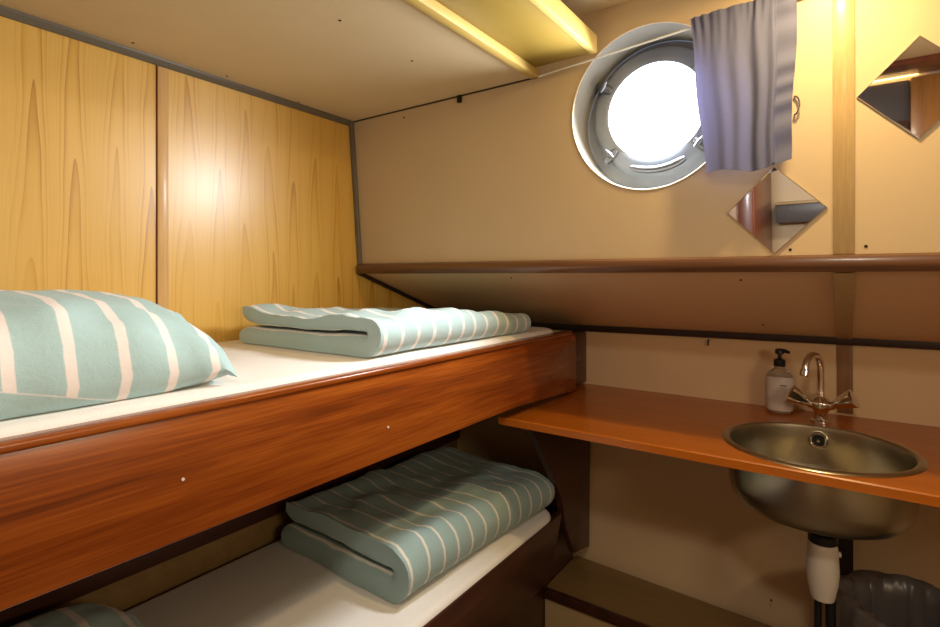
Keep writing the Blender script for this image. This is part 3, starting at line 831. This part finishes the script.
def ledge():
    t = thing('step_box', 'low wooden step box along the wall below the worktop', 'step', (-.47, 1.83, ZF))
    zt = -1.116
    b = NB(); prism(b, [(-.884, 1.715), (-.13, 1.715), (-.13, 1.915), (-.884, 1.965)], 2, ZF, zt-.02); obj('box', b, M['ledge_front'], t)
    b = NB(); prism(b, [(-.884, 1.72), (-.13, 1.72), (-.13, 1.938), (-.884, 1.984)], 2, zt-.02, zt); obj('top_board', b, M['ledge'], t)
    b = NB(); box(b, -.884, -.13, 1.702, 1.722, zt-.032, zt+.001, .003); obj('nosing', b, M['mahog_dark'], t)
ledge()

# ------------------------------------------------------------------ curtain, wire, hook, mirrors
def curtain():
    p0, p1 = Vector((-.705, 1.326, .560)), Vector((-.02, 1.318, .604))
    b = NB(); tube(b, [p0, p0.lerp(p1, .5)-Vector((0, 0, .002)), p1], .0025, 8)
    tag(obj('curtain_wire', b, M['wire'], base=tuple(p0)), 'thin white curtain wire stretched across the top of the porthole', 'curtain wire')
    t = thing('curtain', 'short blue-grey gathered curtain drawn to the right of the porthole', 'curtain', (-.19, 1.31, .235))
    NXc, NZc = 120, 46
    def surf(fx, fz, off=0.0):
        # fx 0..1 across, fz 0 top .. 1 bottom
        xt = -.298 + fx*.214; xb = -.262 + fx*.165
        x = xt + (xb-xt)*fz**1.1
        zt = .602 + fx*.006; zbm = .232 + .010*fx + .007*math.sin(fx*7+.5)
        z = zt + (zbm-zt)*fz
        hem = max(0, min(1, (fx-.80)/.03))
        mid = math.exp(-((fx-.56)/.24)**2)
        pl = math.sin(fx*38+1.6*math.sin(fx*7)+.5*fz)*.0046*mid*(.5+.5*min(1, fz*2.5)) + math.sin(fx*13+.6)*.0035*(.4+.6*fz)
        pl += .0012*math.sin(fx*75+1.0)*max(0, 1-fz*3.2)
        pl *= (1-hem)
        pl += hem*(.003*math.sin(fz*44+1.5*math.sin(fz*11)) + .004)
        gather = .0022*math.sin(fx*62+3*math.sin(fx*11))*max(0, 1-fz*7)
        y = 1.309 + pl + gather - .010*(1-fx)*fz + off
        if fz > .02: x += .002*math.sin(fz*9+fx*5)
        return (x, y, z)
    def sheet(fa, fb, thick=.0016):
        b = NB(); g = [[b.verts.new(surf(fa+(fb-fa)*i/NXc, j/NZc, s)) for j in range(NZc+1)] for s in (0, thick) for i in range(NXc+1)]
        A, B = g[:NXc+1], g[NXc+1:]
        for i in range(NXc):
            for j in range(NZc):
                b.faces.new((A[i][j], A[i+1][j], A[i+1][j+1], A[i][j+1])); b.faces.new((B[i][j], B[i][j+1], B[i+1][j+1], B[i+1][j]))
        for i in range(NXc):
            b.faces.new((A[i][0], B[i][0], B[i+1][0], A[i+1][0])); b.faces.new((A[i][NZc], A[i+1][NZc], B[i+1][NZc], B[i][NZc]))
        for j in range(NZc):
            b.faces.new((A[0][j], A[0][j+1], B[0][j+1], B[0][j])); b.faces.new((A[NXc][j], B[NXc][j], B[NXc][j+1], A[NXc][j+1]))
        bmesh.ops.recalc_face_normals(b, faces=b.faces); return b
    obj('cloth', sheet(0, .82), M['curtain'], t, angle=80)
    obj('side_hem', sheet(.815, 1.0), M['curtain'], t, angle=80)
curtain()
b = NB(); hx, hz = -.093, .372; pts = []
for k in range(17):
    a = PI*(-.5+k/16); pts.append((hx+.010*math.cos(a), yw(hz)-.006-.004*math.cos(a), hz+.020*math.sin(a)))
tube(b, [(hx, yw(hz-.02), hz-.02)]+pts+[(hx, yw(hz+.02), hz+.02)], .0022, 8)
tag(obj('wall_hook', b, M['chrome'], base=(hx, yw(hz), hz-.02)), 'small wire tie-back loop on the wall right of the curtain', 'hook')

def mirror(cx, cz, h, label):
    t = thing('wall_mirror', label, 'mirror', (cx, yw(cz), cz-h), 'diamond wall mirrors')
    def dia(bb, h0, o0, h1, o1):
        nrm = Vector((0, -1, -.081)).normalized(); up = Vector((0, -.081, 1)).normalized(); rt = Vector((1, 0, 0))
        c = Vector((cx, yw(cz), cz)); A = []; B = []
        for dx, dz in ((1, 0), (0, 1), (-1, 0), (0, -1)):
            A.append(bb.verts.new(c+rt*dx*h0+up*dz*h0+nrm*o0)); B.append(bb.verts.new(c+rt*dx*h1+up*dz*h1+nrm*o1))
        bb.faces.new(A); bb.faces.new(B[::-1])
        for k in range(4): bb.faces.new((A[k], B[k], B[(k+1) % 4], A[(k+1) % 4]))
        bmesh.ops.recalc_face_normals(bb, faces=bb.faces)
    b = NB(); dia(b, h, .0005, h, .004); obj('backing', b, M['mirror_edge'], t)
    b = NB(); dia(b, h-.0005, .0038, h-.003, .0052); obj('glass', b, M['mirror'], t, angle=10)
mirror(-.132, .149, .0985, 'diamond-shaped mirror hanging just below the curtain')
mirror(.116, .370, .0995, 'diamond-shaped mirror right of the upright beige strip, cut by the picture edge')
